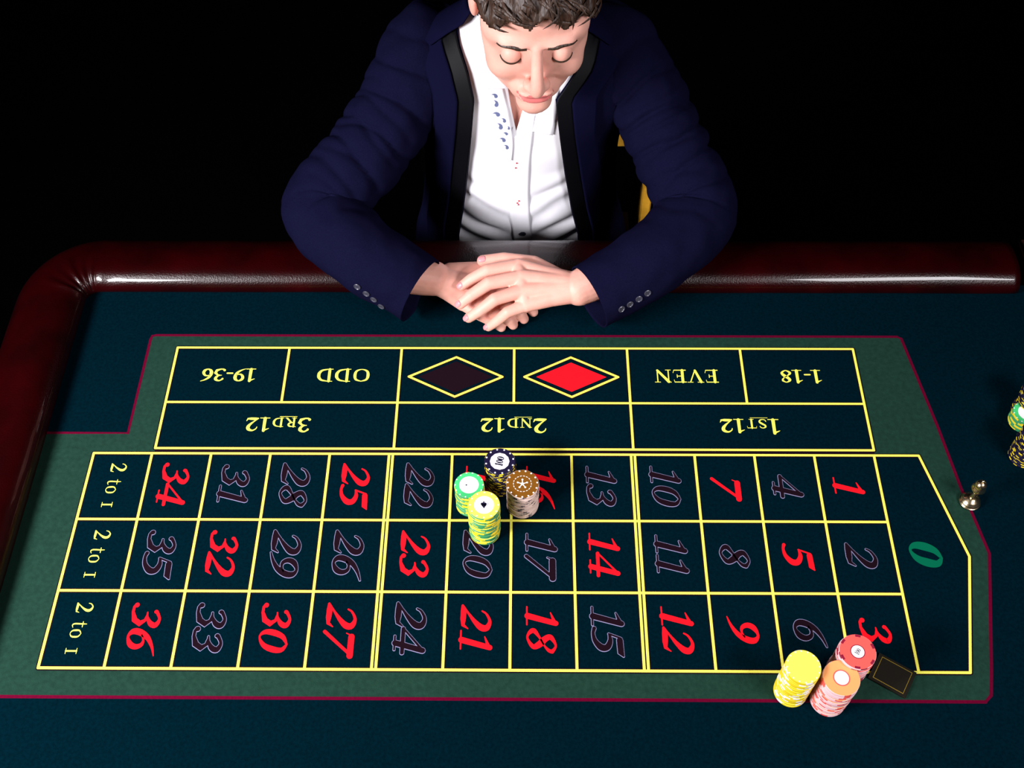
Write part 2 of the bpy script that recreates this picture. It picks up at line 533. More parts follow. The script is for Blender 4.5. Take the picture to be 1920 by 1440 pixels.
# padded armrest: profile (outward s, height z) swept round the far and the left side
PROF = catmull([(0.012, -0.004), (0.001, 0.003), (-0.004, 0.011), (-0.003, 0.021), (0.003, 0.030), (0.014, 0.0375), (0.032, 0.0405), (0.056, 0.0385), (0.080, 0.030), (0.098, 0.015), (0.108, -0.004), (0.104, -0.03), (0.09, -0.05), (0.02, -0.05)], 5)
path = []                                   # (x, y, outward normal, wrinkle)
RC = 0.022
nx = 150
for i in range(nx + 1):
    x = 1.272 + (XL + RC - 1.272) * i / nx
    path.append((x, YF, 0.0, 1.0, max(0, 1 - abs(x - (XL + RC)) / 0.05)))
for i in range(1, 24):
    a = PI / 2 * i / 24
    path.append((XL + RC - RC * math.sin(a), YF - RC + RC * math.cos(a), -math.sin(a), math.cos(a), 1.0))
for i in range(90):
    y = YF - RC + (YN - YF + RC) * i / 89
    path.append((XL, y, -1.0, 0.0, max(0, 1 - abs(y - (YF - RC)) / 0.05)))
rings = []
for q, (x, y, nx_, ny_, wr) in enumerate(path):
    ring = []
    for s, z in PROF:
        if wr > 0 and z > 0.016 and s < 0.07:
            k = wr * (1 - s / 0.07)
            f = 0.0016 * k * math.sin(q * 1.35 + 14 * s / 0.07 * 0.4) + 0.001 * k * math.sin(q * 0.63)
            z = z + f
        big = 0.0012 * noise.noise(Vector((x * 7, y * 7, s * 20))) if z > 0 else 0
        ring.append((x + nx_ * s, y + ny_ * s, z + big))
    rings.append(ring)
g = MB()
g.loft(rings, True, True, True)
arm = fix_normals(g.build('armrest', MT['leather'], table, smooth=True))
tag(arm, 'padded oxblood leather armrest')
# table body
g = MB()
g.box((XL - 0.07, YN + 0.02, -0.17), (XR + 0.02, YF + 0.07, -0.021))
g.box((XL - 0.055, YN + 0.035, -0.20), (XR + 0.005, YF + 0.055, -0.17))
g.build('apron', MT['wood'], table)
g = MB()
g.box((XR - 0.0005, YN, -0.02), (XR + 0.07, YF + 0.10, 0.012))
g.box((XR + 0.002, YN, 0.012), (XR + 0.066, YF + 0.098, 0.018))
g.build('end_rim', MT['wood'], table)
g = MB()
g.box((XL - 0.03, YN - 0.05, -0.05), (XR + 0.07, YN, 0.012))
g.build('dealer_edge', MT['wood'], table)
for lx in (0.0, 1.15):
    for ly in (-0.52, 0.2):
        g = MB()
        g.lathe([(0.03, -H), (0.05, -H + 0.01), (0.055, -H + 0.05), (0.035, -H + 0.10), (0.04, -0.5), (0.055, -0.32), (0.045, -0.27), (0.06, -0.25), (0.06, -0.199)], 20, (lx, ly, 0))
        g.build('leg', MT['wood'], table, smooth=True)

# ------------------------------------------------------------------ chips
CHIP_T = 0.0033


def chip_mesh(name, r, face, edge, pat, seg=48):
    """pat(seg index, row) -> 0 edge colour, 1 stripe colour; slots: edge, stripe, face"""
    g = MB()
    t = CHIP_T
    zs = [0.0, 0.0003, t / 2, t - 0.0003, t]
    rs = [r - 0.0004, r, r, r, r - 0.0004]
    vs, fs, mi = [], [], []
    for z, rr in zip(zs, rs):
        for j in range(seg):
            a = 2 * PI * j / seg
            vs.append((rr * math.cos(a), rr * math.sin(a), z))
    for i in range(4):
        for j in range(seg):
            b = (j + 1) % seg
            fs.append((i * seg + j, i * seg + b, (i + 1) * seg + b, (i + 1) * seg + j))
            mi.append(pat(j, 0 if i < 2 else 1))
    fs.append(tuple(range(seg - 1, -1, -1)))
    mi.append(2)
    fs.append(tuple(4 * seg + j for j in range(seg)))
    mi.append(2)
    me = bpy.data.meshes.new(name)
    me.from_pydata(vs, [], fs)
    for m_ in (MT[edge[0]], MT[edge[1]], MT[face]):
        me.materials.append(m_)
    me.polygons.foreach_set('material_index', mi)
    me.update()
    return me




p_black = lambda j, row: 1 if ((j + row * 4) % 8) < 2 else 0
p_half = lambda j, row: 1 if (j % 12) < 5 else 0
p_speck = lambda j, row: 1 if ((j * 7 + row * 5) % 12) in (0, 5) else 0
p_red = lambda j, row: 1 if (j % 12) < 3 else 0
CM = {
    'black': (chip_mesh('poker_chip', 0.0205, 'chip_black', ('chip_black', 'chip_yellow'), p_black), 0.0205, 'black', 'yellow edge stripes'),
    'yellow': (chip_mesh('poker_chip', 0.0205, 'chip_face_yellow', ('chip_green', 'chip_yellow'), p_half), 0.0205, 'yellow and green', ''),
    'green': (chip_mesh('poker_chip', 0.0195, 'chip_face_green', ('chip_green', 'chip_yellow'), p_half), 0.0195, 'green and yellow', ''),
    'brown': (chip_mesh('poker_chip', 0.0215, 'chip_brown', ('chip_cream', 'chip_grey'), p_speck), 0.0215, 'cream and brown', ''),
    'red': (chip_mesh('poker_chip', 0.0215, 'chip_red', ('chip_pink', 'chip_darkred'), p_red), 0.0215, 'red', ''),
    'plain': (chip_mesh('poker_chip', 0.0205, 'chip_face_yellow', ('chip_yellow', 'chip_white'), p_red), 0.0205, 'plain yellow', ''),
    'orange': (chip_mesh('poker_chip', 0.0215, 'chip_orange', ('chip_pink', 'chip_red'), p_red), 0.0215, 'orange', ''),
}
ORD = ['Top', 'Second', 'Third', 'Fourth', 'Fifth', 'Sixth', 'Seventh', 'Eighth', 'Ninth', 'Tenth', 'Eleventh', 'Twelfth', 'Thirteenth', 'Fourteenth', 'Fifteenth', 'Sixteenth', 'Seventeenth', 'Eighteenth', 'Nineteenth', 'Twentieth', 'Twenty-first', 'Twenty-second', 'Twenty-third', 'Twenty-fourth', 'Twenty-fifth', 'Twenty-sixth', 'Twenty-seventh', 'Twenty-eighth']


def chip_stack(kind, base, n, where, group, jitter=0.0007, lean=(0, 0), top=None, top_label=None, z0=0.0):
    me, r, colr, extra = CM[kind]
    last = None
    for i in range(n):
        o = bpy.data.objects.new('poker_chip', me)
        COL.objects.link(o)
        f = i / max(1, n - 1)
        p = Vector((base[0] + lean[0] * f + random.uniform(-1, 1) * jitter, base[1] + lean[1] * f + random.uniform(-1, 1) * jitter, Z6 + z0 + i * (CHIP_T + 0.00002)))
        o.location = p + Vector((0, 0, H))
        ORI[o.name] = p
        rz = random.uniform(0, 2 * PI)
        if i == n - 1:
            rz = 0.0
        o.rotation_euler = (0, 0, rz)
        lab = '%s %s chip down in %s' % (ORD[n - 1 - i].lower(), colr, where)
        if i == n - 1:
            lab = top_label
        if i == 0:
            lab = 'lowest %s chip of %s' % (colr, where)
        tag(o, lab, 'chip', group)
        last = o
    if top:
        top(last, r)
    return last


def chip_part(name, g, mats, chip):
    zt = CHIP_T
    for v in g.v:
        v += ORI[chip.name] + Vector((0, 0, zt))
    return g.build(name, mats, chip)


def rim_dots(g, r, n, rad, ph=0.0):
    for k in range(n):
        a = ph + 2 * PI * k / n
        disc(g, r * math.cos(a), r * math.sin(a), rad, 0.0001, 10)


def top_black(c, r):
    g = MB(); rim_dots(g, r - 0.0022, 12, 0.0012, 0.2); chip_part('rim_dots', g, MT['chip_white'], c)
    g = MB(); disc(g, 0, 0, 0.0130, 0.00012, 12); l = chip_part('label_disc', g, MT['chip_white'], c)
    g = MB(); text_mesh(g, '100', (0, 0), (-0.97, 0.24), 0.0098, 0.0003, 0.9, 0, 0, 1.3)
    chip_part('value_print', g, MT['chip_ink'], c)


def top_green(c, r):
    g = MB(); rim_dots(g, r - 0.0012, 14, 0.0010); chip_part('rim_dots', g, MT['chip_white'], c)
    g = MB(); disc(g, 0, 0, 0.0128, 0.00012, 32); chip_part('label_disc', g, MT['chip_white'], c)
    g = MB(); disc(g, -0.0035, -0.0003, 0.0011, 0.0003, 10); disc(g, 0.001, -0.001, 0.0003, 0.0003, 8); chip_part('label_print', g, MT['chip_ink'], c)


def top_yellow(c, r):
    g = MB(); rim_dots(g, r - 0.0024, 12, 0.0010); chip_part('rim_dots', g, MT['chip_white'], c)
    g = MB(); disc(g, 0, 0, 0.0128, 0.00012, 32); chip_part('label_disc', g, MT['chip_white'], c)
    g = MB()
    # spade: two lobes and a point, its stalk beside it
    disc(g, -0.0022, 0.0012, 0.0021, 0.0003, 14); disc(g, 0.0012, 0.0010, 0.0022, 0.0003, 14)
    g.add([(-0.0040, 0.0002, 0.0003), (0.0, -0.0052, 0.0003), (0.0031, 0.0, 0.0003), (-0.0004, 0.0016, 0.0003)], [(0, 1, 2, 3)])
    g.ribbon([(-0.0004, 0.001, 0.0012), (-0.0004, 0.0042, 0.0018)], 0.0003)
    chip_part('spade_print', g, MT['chip_ink'], c)
    g = MB(); g.ribbon(catmull([(0.0038, 0.003, .0004), (0.0052, 0.0016, .0005), (0.0042, -0.0002, .0006), (0.0028, -0.0014, .0004)], 5), 0.0003); chip_part('figure_print', g, MT['paisley'], c)


def top_brown(c, r):
    g = MB(); rim_dots(g, r - 0.0020, 15, 0.0012, 0.1); chip_part('rim_dots', g, MT['chip_white'], c)
    g = MB()
    for k in range(5):
        a = PI / 2 + 2 * PI * k / 5
        g.ribbon([(0, 0, 0.0016), (0.0052 * math.cos(a), 0.0052 * math.sin(a), 0.0011)], 0.0002)
        disc(g, 0.0064 * math.cos(a), 0.0064 * math.sin(a), 0.0013, 0.0002, 12)
    disc(g, 0, 0, 0.0020, 0.0002, 12)
    for k in range(18):
        a = 2 * PI * k / 18
        g.ribbon([(0.0118 * math.cos(a - 0.07), 0.0118 * math.sin(a - 0.07), 0.0009), (0.0118 * math.cos(a + 0.07), 0.0118 * math.sin(a + 0.07), 0.0009)], 0.0002)
    chip_part('star_print', g, MT['chip_white'], c)


def top_red(c, r):
    g = MB()
    for k in range(6):
        a = 0.35 + 2 * PI * k / 6
        g.ribbon([((r - 0.0018) * math.cos(a + u), (r - 0.0018) * math.sin(a + u), 0.0030) for u in (-0.16, -0.08, 0, 0.08, 0.16)], 0.0001, caps=False)
    chip_part('rim_patches', g, MT['chip_darkred'], c)
    g = MB(); disc(g, 0, 0, 0.0086, 0.0001, 32); chip_part('label_ring', g, MT['chip_darkred'], c)
    g = MB(); disc(g, 0, 0, 0.0076, 0.0002, 32); chip_part('label_disc', g, MT['chip_white'], c)
    g = MB(); text_mesh(g, '100', (0, 0), (-0.80, 0.60), 0.0055, 0.0003, 0.85, 0, 0, 0.85); chip_part('value_print', g, MT['chip_ink'], c)


def top_orange(c, r):
    g = MB(); disc(g, 0, 0, 0.0098, 0.0001, 32); chip_part('label_ring', g, MT['chip_red'], c)
    g = MB(); disc(g, 0, 0, 0.0084, 0.0002, 32); chip_part('label_disc', g, MT['chip_white'], c)


def top_plain(c, r):
    g = MB(); rim_dots(g, r - 0.0016, 16, 0.0009); chip_part('rim_dots', g, MT['chip_white'], c)
    g = MB(); disc(g, 0, 0, 0.0105, 0.0001, 32); chip_part('label_disc', g, MT['chip_face_yellow'], c)


def stack_at(kind, px, py, n, where, group, **kw):
    """the stack whose top face is seen at (px, py)"""
    p = onz(px, py, n * CHIP_T)
    ln = kw.get('lean', (0, 0))
    return chip_stack(kind, (p.x - ln[0], p.y - ln[1]), n, where, group, **kw)


stack_at('black', 938, 866, 18, 'the rear stack on number 19', 'black chips in the central cluster', jitter=0.001, top=top_black, top_label='black chip with white 100 label on top of the rear stack')
stack_at('green', 880, 910, 16, 'the stack beside the tall yellow one', 'green chips in the central cluster', jitter=0.0005, top=top_green, top_label='light green chip with plain white label on top of its stack')
stack_at('yellow', 907, 948, 22, 'the tall stack on the line by 20', 'yellow and green chips in the central cluster', jitter=0.0008, top=top_yellow, top_label='yellow chip with spade on white label on top of its stack')
stack_at('brown', 980, 908, 17, 'the speckled stack on number 16', 'cream chips in the central cluster', jitter=0.0005, top=top_brown, top_label='brown chip with white star on top of the cream stack')
stack_at('plain', 1506, 1252, 24, 'the stack below number 6', 'plain yellow chips near the bottom edge', jitter=0.0006, top=top_plain, top_label='plain bright yellow chip on top of the stack below number 6')
stack_at('red', 1608, 1222, 24, 'the stack below number 3', 'red chips near the bottom edge', jitter=0.0008, top=top_red, top_label='red chip with white 100 label on top of the stack by number 3')
stack_at('orange', 1578, 1272, 22, 'the stack before the red one', 'orange chips near the bottom edge', jitter=0.0007, top=top_orange, top_label='orange chip with white label on top of the stack before the red one')
stack_at('black', 1953, 728, 18, 'the rear black stack by the table end', 'black chips by the table end', jitter=0.0018, top_label='top black chip of the rear stack by the table end', top=top_black)
stack_at('black', 1949, 812, 18, 'the front black stack by the table end', 'black chips by the table end', jitter=0.0018, top_label='top black chip of the front stack by the table end', top=top_black)
stack_at('green', 1926, 775, 7, 'the short stack between two black ones', 'green chips by the table end', jitter=0.0006, top=top_green, top_label='light green chip on top of the short stack by the table end')
# dark plaque beside the red stack
pa, pb = onz(1690, 1262, 0.004), onz(1650, 1236, 0.004)
pl = MB()
cx, cy = onz(1672, 1268).xy
ang = math.radians(-32)
ca, sa = math.cos(ang), math.sin(ang)
tfp = lambda u, v: (cx + u * ca - v * sa, cy + u * sa + v * ca)
hw, hh, th = 0.024, 0.019, 0.004
ring = lambda s, z: [(*tfp(s * x, s2 * y), z) for x, y, s2 in ((-hw, -hh, s), (hw, -hh, s), (hw, hh, s), (-hw, hh, s))]
pl.loft([ring(0.98, Z6), ring(1.0, Z6 + 0.0006), ring(1.0, th - 0.0006), ring(0.97, th)], True, True, True)
plq = fix_normals(pl.build('gaming_plaque', MT['plaque'], None, origin=(cx, cy, Z6)))
tag(plq, 'dark rectangular plaque with thin gold lines beside the red chip stack', 'plaque')
g = MB()
g.ribbon([(a * hw * .8, b * hh * .8, 0.0009) for a, b in ((-1, -1), (1, -1), (1, 1), (-1, 1), (-1, -1))], th + 0.0001, tf=tfp)
g.build('border_print', MT['plaque_line'], plq)

# brass win marker
bp = onz(1819, 939, 0.004)
dol = empty('win_marker', (bp.x, bp.y, Z6))
tag(dol, 'small polished brass roulette marker standing on the maroon line', 'marker')
g = MB()
g.lathe([(0.0136, Z6), (0.0142, Z6 + .0006), (0.0142, .0030), (0.0136, .0036), (0.0122, .0040), (0.0122, .0048), (0.0130, .0054), (0.0130, .0070), (0.0116, .0078), (0.0110, .0090), (0.0092, .0108), (0.0066, .0124), (0.0044, .0142)], 40, (bp.x, bp.y, 0))
g.build('base', MT['brass'], dol, smooth=True)
g = MB()
g.lathe([(0.0044, .0140), (0.0034, .0170), (0.0030, .0220), (0.0030, .0290), (0.0044, .0330)], 28, (bp.x, bp.y, 0))
g.build('stem', MT['brass'], dol, smooth=True)
g = MB()
g.lathe([(0.0042, .0328), (0.0078, .0343), (0.0094, .0370), (0.0090, .0395), (0.0072, .0422), (0.0068, .0438), (0.0076, .0465), (0.0066, .0502), (0.0038, .0530), (0.0012, .0542)], 32, (bp.x, bp.y, 0))
g.build('head', MT['brass'], dol, smooth=True)
g = MB()
g.lathe([(0.0006, .0538), (0.0016, .0548), (0.0021, .0562), (0.0016, .0576), (0.0004, .0582)], 20, (bp.x, bp.y, 0))
g.build('finial', MT['brass'], dol, smooth=True)
# ------------------------------------------------------------------ the person
def ico(sub=3):
    bm = bmesh.new()
    bmesh.ops.create_icosphere(bm, subdivisions=sub, radius=1)
    v = [p.co.copy() for p in bm.verts]
    f = [tuple(q.index for q in p.verts) for p in bm.faces]
    bm.free()
    return v, f


ICO = ico(3)


class Blob:
    """rough solids fused into one smooth skin by voxel remeshing"""

    def __init__(self):
        self.g = MB()

    def ell(self, c, r, rot=None):
        c = Vector(c)
        self.g.add([c + ((rot @ Vector((p.x * r[0], p.y * r[1], p.z * r[2]))) if rot else Vector((p.x * r[0], p.y * r[1], p.z * r[2]))) for p in ICO[0]], ICO[1])

    def limb(self, pts, closed_ends=True):
        """pts: (Vector, radius)"""
        for (a, ra), (b, rb) in zip(pts[:-1], pts[1:]):
            d = (b - a)
            if d.length < 1e-6:
                continue
            q = d.to_track_quat('Z', 'Y').to_matrix()
            n = 20
            ring = lambda c, r: [c + q @ Vector((r * math.cos(2 * PI * j / n), r * math.sin(2 * PI * j / n), 0)) for j in range(n)]
            self.g.loft([ring(a, ra), ring(b, rb)], True, True, True)
        for p, r in pts:
            self.ell(p, (r, r, r))

    def mesh(self, voxel, smooth, name):
        me = bpy.data.meshes.new(name)
        me.from_pydata(self.g.v, [], self.g.f)
        o = bpy.data.objects.new(name, me)
        COL.objects.link(o)
        m = o.modifiers.new('r', 'REMESH')
        m.mode = 'VOXEL'
        m.voxel_size = voxel
        s = o.modifiers.new('s', 'SMOOTH')
        s.factor = 0.5
        s.iterations = smooth
        dg = bpy.context.evaluated_depsgraph_get()
        out = bpy.data.meshes.new_from_object(o.evaluated_get(dg))
        bpy.data.objects.remove(o)
        v = [p.co.copy() for p in out.vertices]
        f = [tuple(p.vertices) for p in out.polygons]
        bpy.data.meshes.remove(out)
        return v, f


def V(px, py, z):
    return onz(px, py, z)


person = empty('person', (0.515, 0.60, -H))
tag(person, 'seated person in a navy suit jacket and open white shirt, hands clasped on the felt', 'person')

# torso sections: z, centre y, half width, half depth
CX = 0.513
SEC = [(-0.40, .600, .190, .125), (-0.30, .600, .192, .130), (-0.20, .592, .188, .130), (-0.10, .580, .170, .127), (-0.03, .570, .160, .124), (0.04, .562, .156, .124), (0.10, .553, .158, .125),
       (0.16, .543, .166, .123), (0.21, .532, .186, .115), (0.25, .522, .178, .102), (0.285, .515, .164, .085), (0.31, .511, .138, .070), (0.33, .508, .112, .058), (0.352, .503, .078, .052), (0.372, .497, .066, .050)]
SECS = catmull(SEC, 6)


def sec_at(z):
    for a, b in zip(SECS[:-1], SECS[1:]):
        if a[0] <= z <= b[0]:
            t = (z - a[0]) / (b[0] - a[0] + 1e-9)
            return [p + (q - p) * t for p, q in zip(a, b)]
    return list(SECS[0] if z < SECS[0][0] else SECS[-1])


def sec_pt(z, t, off=0.0):
    """point on the torso at height z, angle t from straight ahead, off metres outside"""
    _, cy, rx, ry = sec_at(z)
    return Vector((CX + (rx + off) * math.sin(t), cy - (ry + off) * math.cos(t), z))


def t_of_x(z, x, off=0.0):
    _, cy, rx, ry = sec_at(z)
    return math.asin(max(-0.98, min(0.98, (x - CX) / (rx + off))))


def lerp_tab(tab, z):
    if z <= tab[0][0]:
        return tab[0][1]
    for a, b in zip(tab[:-1], tab[1:]):
        if z <= b[0]:
            return a[1] + (b[1] - a[1]) * (z - a[0]) / (b[0] - a[0])
    return tab[-1][1]


def edge_tab(pts, low, high):
    """edge pixels on the front of the torso -> (z, x) table"""
    out = []
    for px, py in pts:
        p = None
        for k in range(120):                       # march along the sight line to the torso front
            y = 0.34 + k * 0.0025
            q = ony(px, py, y)
            _, cy, rx, ry = sec_at(q.z)
            if ((q.x - CX) / rx) ** 2 + ((q.y - cy) / ry) ** 2 <= 1:
                p = q
                break
        out.append((p.z, p.x))
    out.sort()
    return low + out + high


EDGE_L = edge_tab([(889, 185), (884, 250), (876, 330), (868, 395), (860, 440)], [(-0.40, 0.395)], [(0.30, 0.440), (0.33, 0.428), (0.372, 0.42)])
EDGE_R = edge_tab([(1042, 185), (1050, 260), (1060, 330), (1072, 395), (1084, 440)], [(-0.40, 0.632)], [(0.30, 0.592), (0.33, 0.600), (0.372, 0.605)])
EL = lambda z: lerp_tab(EDGE_L, z)
ER = lambda z: lerp_tab(EDGE_R, z)

# --- head (local axes: face towards -y, then bowed and placed)
HEADC = Vector((0.5300, 0.404, 0.442))
HROT = Matrix.Rotation(math.radians(3), 3, 'Z') @ Matrix.Rotation(math.radians(15), 3, 'X')
hp = lambda x, y, z: HEADC + HROT @ Vector((x, y, z))
body = Blob()
he = lambda c, r: body.ell(hp(*c), r, HROT)
he((0, 0.012, 0.045), (0.075, 0.094, 0.082))
he((0, -0.042, 0.055), (0.062, 0.046, 0.050))
he((0, -0.028, -0.018), (0.066, 0.062, 0.070))
he((0, -0.040, -0.065), (0.054, 0.045, 0.048))
he((0, -0.077, -0.102), (0.027, 0.018, 0.018))
he((0, -0.072, -0.066), (0.036, 0.023, 0.030))
for s in (-1, 1):
    he((s * 0.042, -0.012, -0.062), (0.021, 0.042, 0.034))
    he((s * 0.037, -0.058, -0.032), (0.028, 0.026, 0.032))
    he((s * 0.049, -0.046, -0.008), (0.020, 0.026, 0.016))
    he((s * 0.026, -0.0830, 0.032), (0.026, 0.011, 0.010))
    he((s * 0.050, -0.042, 0.030), (0.020, 0.036, 0.032))
    he((s * 0.046, -0.030, -0.040), (0.020, 0.036, 0.030))
    he((s * 0.0105, -0.100, -0.031), (0.0080, 0.010, 0.0080))
    he((s * 0.056, -0.028, 0.006), (0.014, 0.032, 0.034))
    he((s * 0.031, -0.0720, 0.008), (0.0180, 0.0130, 0.0140))
    he((s * 0.075, 0.014, -0.002), (0.008, 0.018, 0.031))
    he((s * 0.079, 0.020, 0.012), (0.006, 0.016, 0.018))
body.limb([(hp(0, -0.088, 0.028), 0.0075), (hp(0, -0.100, 0.002), 0.0080), (hp(0, -0.111, -0.022), 0.0095), (hp(0, -0.110, -0.030), 0.0105)])
he((0, -0.0945, -0.0555), (0.024, 0.0095, 0.0062))
he((0, -0.0925, -0.0685), (0.022, 0.0100, 0.0072))
# neck
body.limb([(Vector((0.514, 0.500, 0.27)), 0.062), (Vector((0.518, 0.478, 0.33)), 0.058), (hp(0, 0.035, -0.06), 0.060)])
# torso core just inside the shirt
rings = []
for z, cy, rx, ry in SECS:
    rings.append([(CX + (rx - 0.017) * math.sin(2 * PI * j / 48), cy - (ry - 0.017) * math.cos(2 * PI * j / 48), z) for j in range(48)])
body.g.loft(rings, True, True, True)
# arms (inside the sleeves)
ARM_R = [V(800, 95, .270), V(752, 190, .217), V(682, 292, .162), V(607, 393, .112), V(676, 470, .100), V(788, 546, .060)]
ARM_L = [V(1150, 95, .270), V(1211, 186, .217), V(1262, 292, .162), V(1305, 397, .112), V(1238, 476, .100), V(1104, 558, .062)]
for A in (ARM_R, ARM_L):
    body.limb([(A[0], .056), (A[1], .046), (A[2], .043), (A[3], .043), (A[4], .038), (A[4].lerp(A[5], .5), .032)])
bv, bf = body.mesh(0.0024, 11, 'tmp')

# relax the broad planes of the face, leaving nose, lips and ears crisp
hi0 = HROT.transposed()
adj = {}
for f in bf:
    for a_, b_ in zip(f, f[1:] + f[:1]):
        adj.setdefault(a_, set()).add(b_)
        adj.setdefault(b_, set()).add(a_)
wt = {}
for i, p in enumerate(bv):
    c = hi0 @ (p - HEADC)
    if c.z < -0.115 or c.z > 0.16 or abs(c.x) > 0.1 or abs(c.y) > 0.14:
        continue
    k = 1.0
    if abs(c.x) < 0.026 and c.y < -0.080 and -0.050 < c.z < 0.034:
        k = 0.10
    if abs(c.x) < 0.032 and c.y < -0.075 and -0.086 < c.z < -0.044:
        k = 0.06
    if abs(c.x) > 0.066 and c.y > -0.012 and -0.04 < c.z < 0.04:
        k = 0.05
    wt[i] = k
for it in range(45):
    nw = {}
    for i, k in wt.items():
        if it > 8 and k < 0.5:
            continue
        nb = adj[i]
        av = Vector()
        for q in nb:
            av += bv[q]
        nw[i] = bv[i].lerp(av / len(nb), 0.6 * k)
    for i, p in nw.items():
        bv[i] = p

# --- hands
WR_R, WR_L = V(813, 522, .050), V(1086, 540, .064)


def hand(wrist, arm_pt, palm, fingers, thumb, voxel=0.0014):
    b = Blob()
    b.limb([(arm_pt, .030), (wrist.lerp(arm_pt, .35), .0285), (wrist, .0265)])
    for p, r in palm:
        b.limb([(wrist, .022), (wrist.lerp(p, .55), r + .0035), (p, r)])
    for q in range(len(palm) - 1):
        b.limb([(palm[q][0], palm[q][1] * .92), (palm[q + 1][0], palm[q + 1][1] * .92)])
        b.limb([(wrist.lerp(palm[q][0], .5), palm[q][1]), (wrist.lerp(palm[q + 1][0], .6), palm[q + 1][1])])
    for F in fingers:
        b.limb(F)
    b.limb(thumb)
    return b.mesh(voxel, 5, 'tmp')


# left hand (on top): knuckles, then each finger's joints
LK = [(V(972, 499, .076), .0118), (V(977, 520, .079), .0120), (V(979, 545, .073), .0115), (V(986, 572, .060), .0108)]
LF = [
    [(LK[0][0], .0112), (V(914, 507, .080), .0098), (V(884, 523, .070), .0086), (V(866, 536, .060), .0074)],
    [(LK[1][0], .0112), (V(917, 531, .080), .0100), (V(884, 553, .067), .0088), (V(863, 570, .053), .0078)],
    [(LK[2][0], .0108), (V(928, 561, .073), .0096), (V(899, 583, .057), .0086), (V(879, 596, .043), .0076)],
    [(LK[3][0], .0098), (V(952, 585, .056), .0086), (V(932, 602, .038), .0078), (V(916, 613, .024), .0068)],
]
LT = [(V(1050, 525, .060), .016), (V(1000, 496, .062), .0135), (V(945, 486, .066), .0105), (V(905, 489, .064), .0088)]
lv, lf = hand(WR_L, V(1135, 515, .078), LK, LF, LT)
# right hand (underneath), fingers curling under the left palm
RK = [(V(902, 531, .036), .0118), (V(897, 545, .036), .0120), (V(884, 560, .031), .0115), (V(868, 570, .025), .0108)]
RF = [
    [(RK[0][0], .0110), (V(955, 552, .040), .0096), (V(990, 572, .026), .0086), (V(1000, 585, .012), .0076)],
    [(RK[1][0], .0110), (V(945, 568, .038), .0098), (V(975, 588, .024), .0088), (V(982, 598, .012), .0078)],
    [(RK[2][0], .0105), (V(925, 583, .033), .0094), (V(955, 600, .022), .0084), (V(962, 609, .011), .0076)],
    [(RK[3][0], .0098), (V(902, 592, .026), .0086), (V(930, 606, .018), .0078), (V(940, 614, .010), .0070)],
]
RT = [(V(845, 512, .046), .016), (V(880, 506, .046), .0125), (V(915, 502, .044), .0100), (V(940, 500, .042), .0085)]
rv, rf = hand(WR_R, V(757, 512, .066), RK, RF, RT)

g = MB()
g.add(bv, bf)
g.add(lv, lf)
g.add(rv, rf)
# lips: faces of the mouth get the lip colour
hinv = HROT.transposed()
for k, f in enumerate(bf):
    c = hinv @ (sum((bv[i] for i in f), Vector()) / len(f) - HEADC)
    if c.y < -0.085 and (c.x / 0.0245) ** 2 + ((c.z + 0.0625) / (0.0120 * (1 - 0.5 * abs(c.x) / 0.0245))) ** 2 < 1:
        g.m[k] = 1
body_o = fix_normals(g.build('body', [MT['skin'], MT['lip']], person, smooth=True))
bvh_body = BVHTree.FromPolygons([v.copy() for v in g.v], g.f)


def hit(bvh, px, py):
    d = pxdir(px, py)
    return bvh.ray_cast(CAM_C, d)


# fingernails
def nail(tip, joint, w_, l_):
    d = (tip - joint).normalized()
    up = Vector((0, -0.35, 1)).normalized()
    side = d.cross(up).normalized()
    n = side.cross(d).normalized()
    if n.z < 0:
        n = -n
    loc, nor, _, _ = bvh_body.ray_cast(tip + d * 0.001 + n * 0.03, -n)
    if loc is None:
        return
    n = nor
    side = d.cross(n).normalized()
    d2 = n.cross(side).normalized()
    if d2.dot(d) < 0:
        d2 = -d2
    g = MB()
    rings = []
    for r_, h_ in ((1.0, -0.0006), (0.96, 0.0003), (0.6, 0.0007), (0.12, 0.0009)):
        ring = []
        for j in range(20):
            a = 2 * PI * j / 20
            u, v_ = math.cos(a), math.sin(a)
            k = (abs(u) ** 3 + abs(v_) ** 3) ** (-1 / 3)
            q = loc + side * (u * k * w_ * r_) + d2 * (v_ * k * l_ * r_)
            q += n * (h_ - 0.10 * (u * k * r_) ** 2 * w_ * 2.2)
            ring.append(q)
        rings.append(ring)
    g.loft(rings, True, False, True)
    fix_normals(g.build('fingernail', MT['nail'], person, smooth=True))


for F in LF:
    nail(F[3][0], F[2][0], F[3][1] * .60, F[3][1] * .72)
nail(LT[3][0], LT[2][0], .0050, .0062)

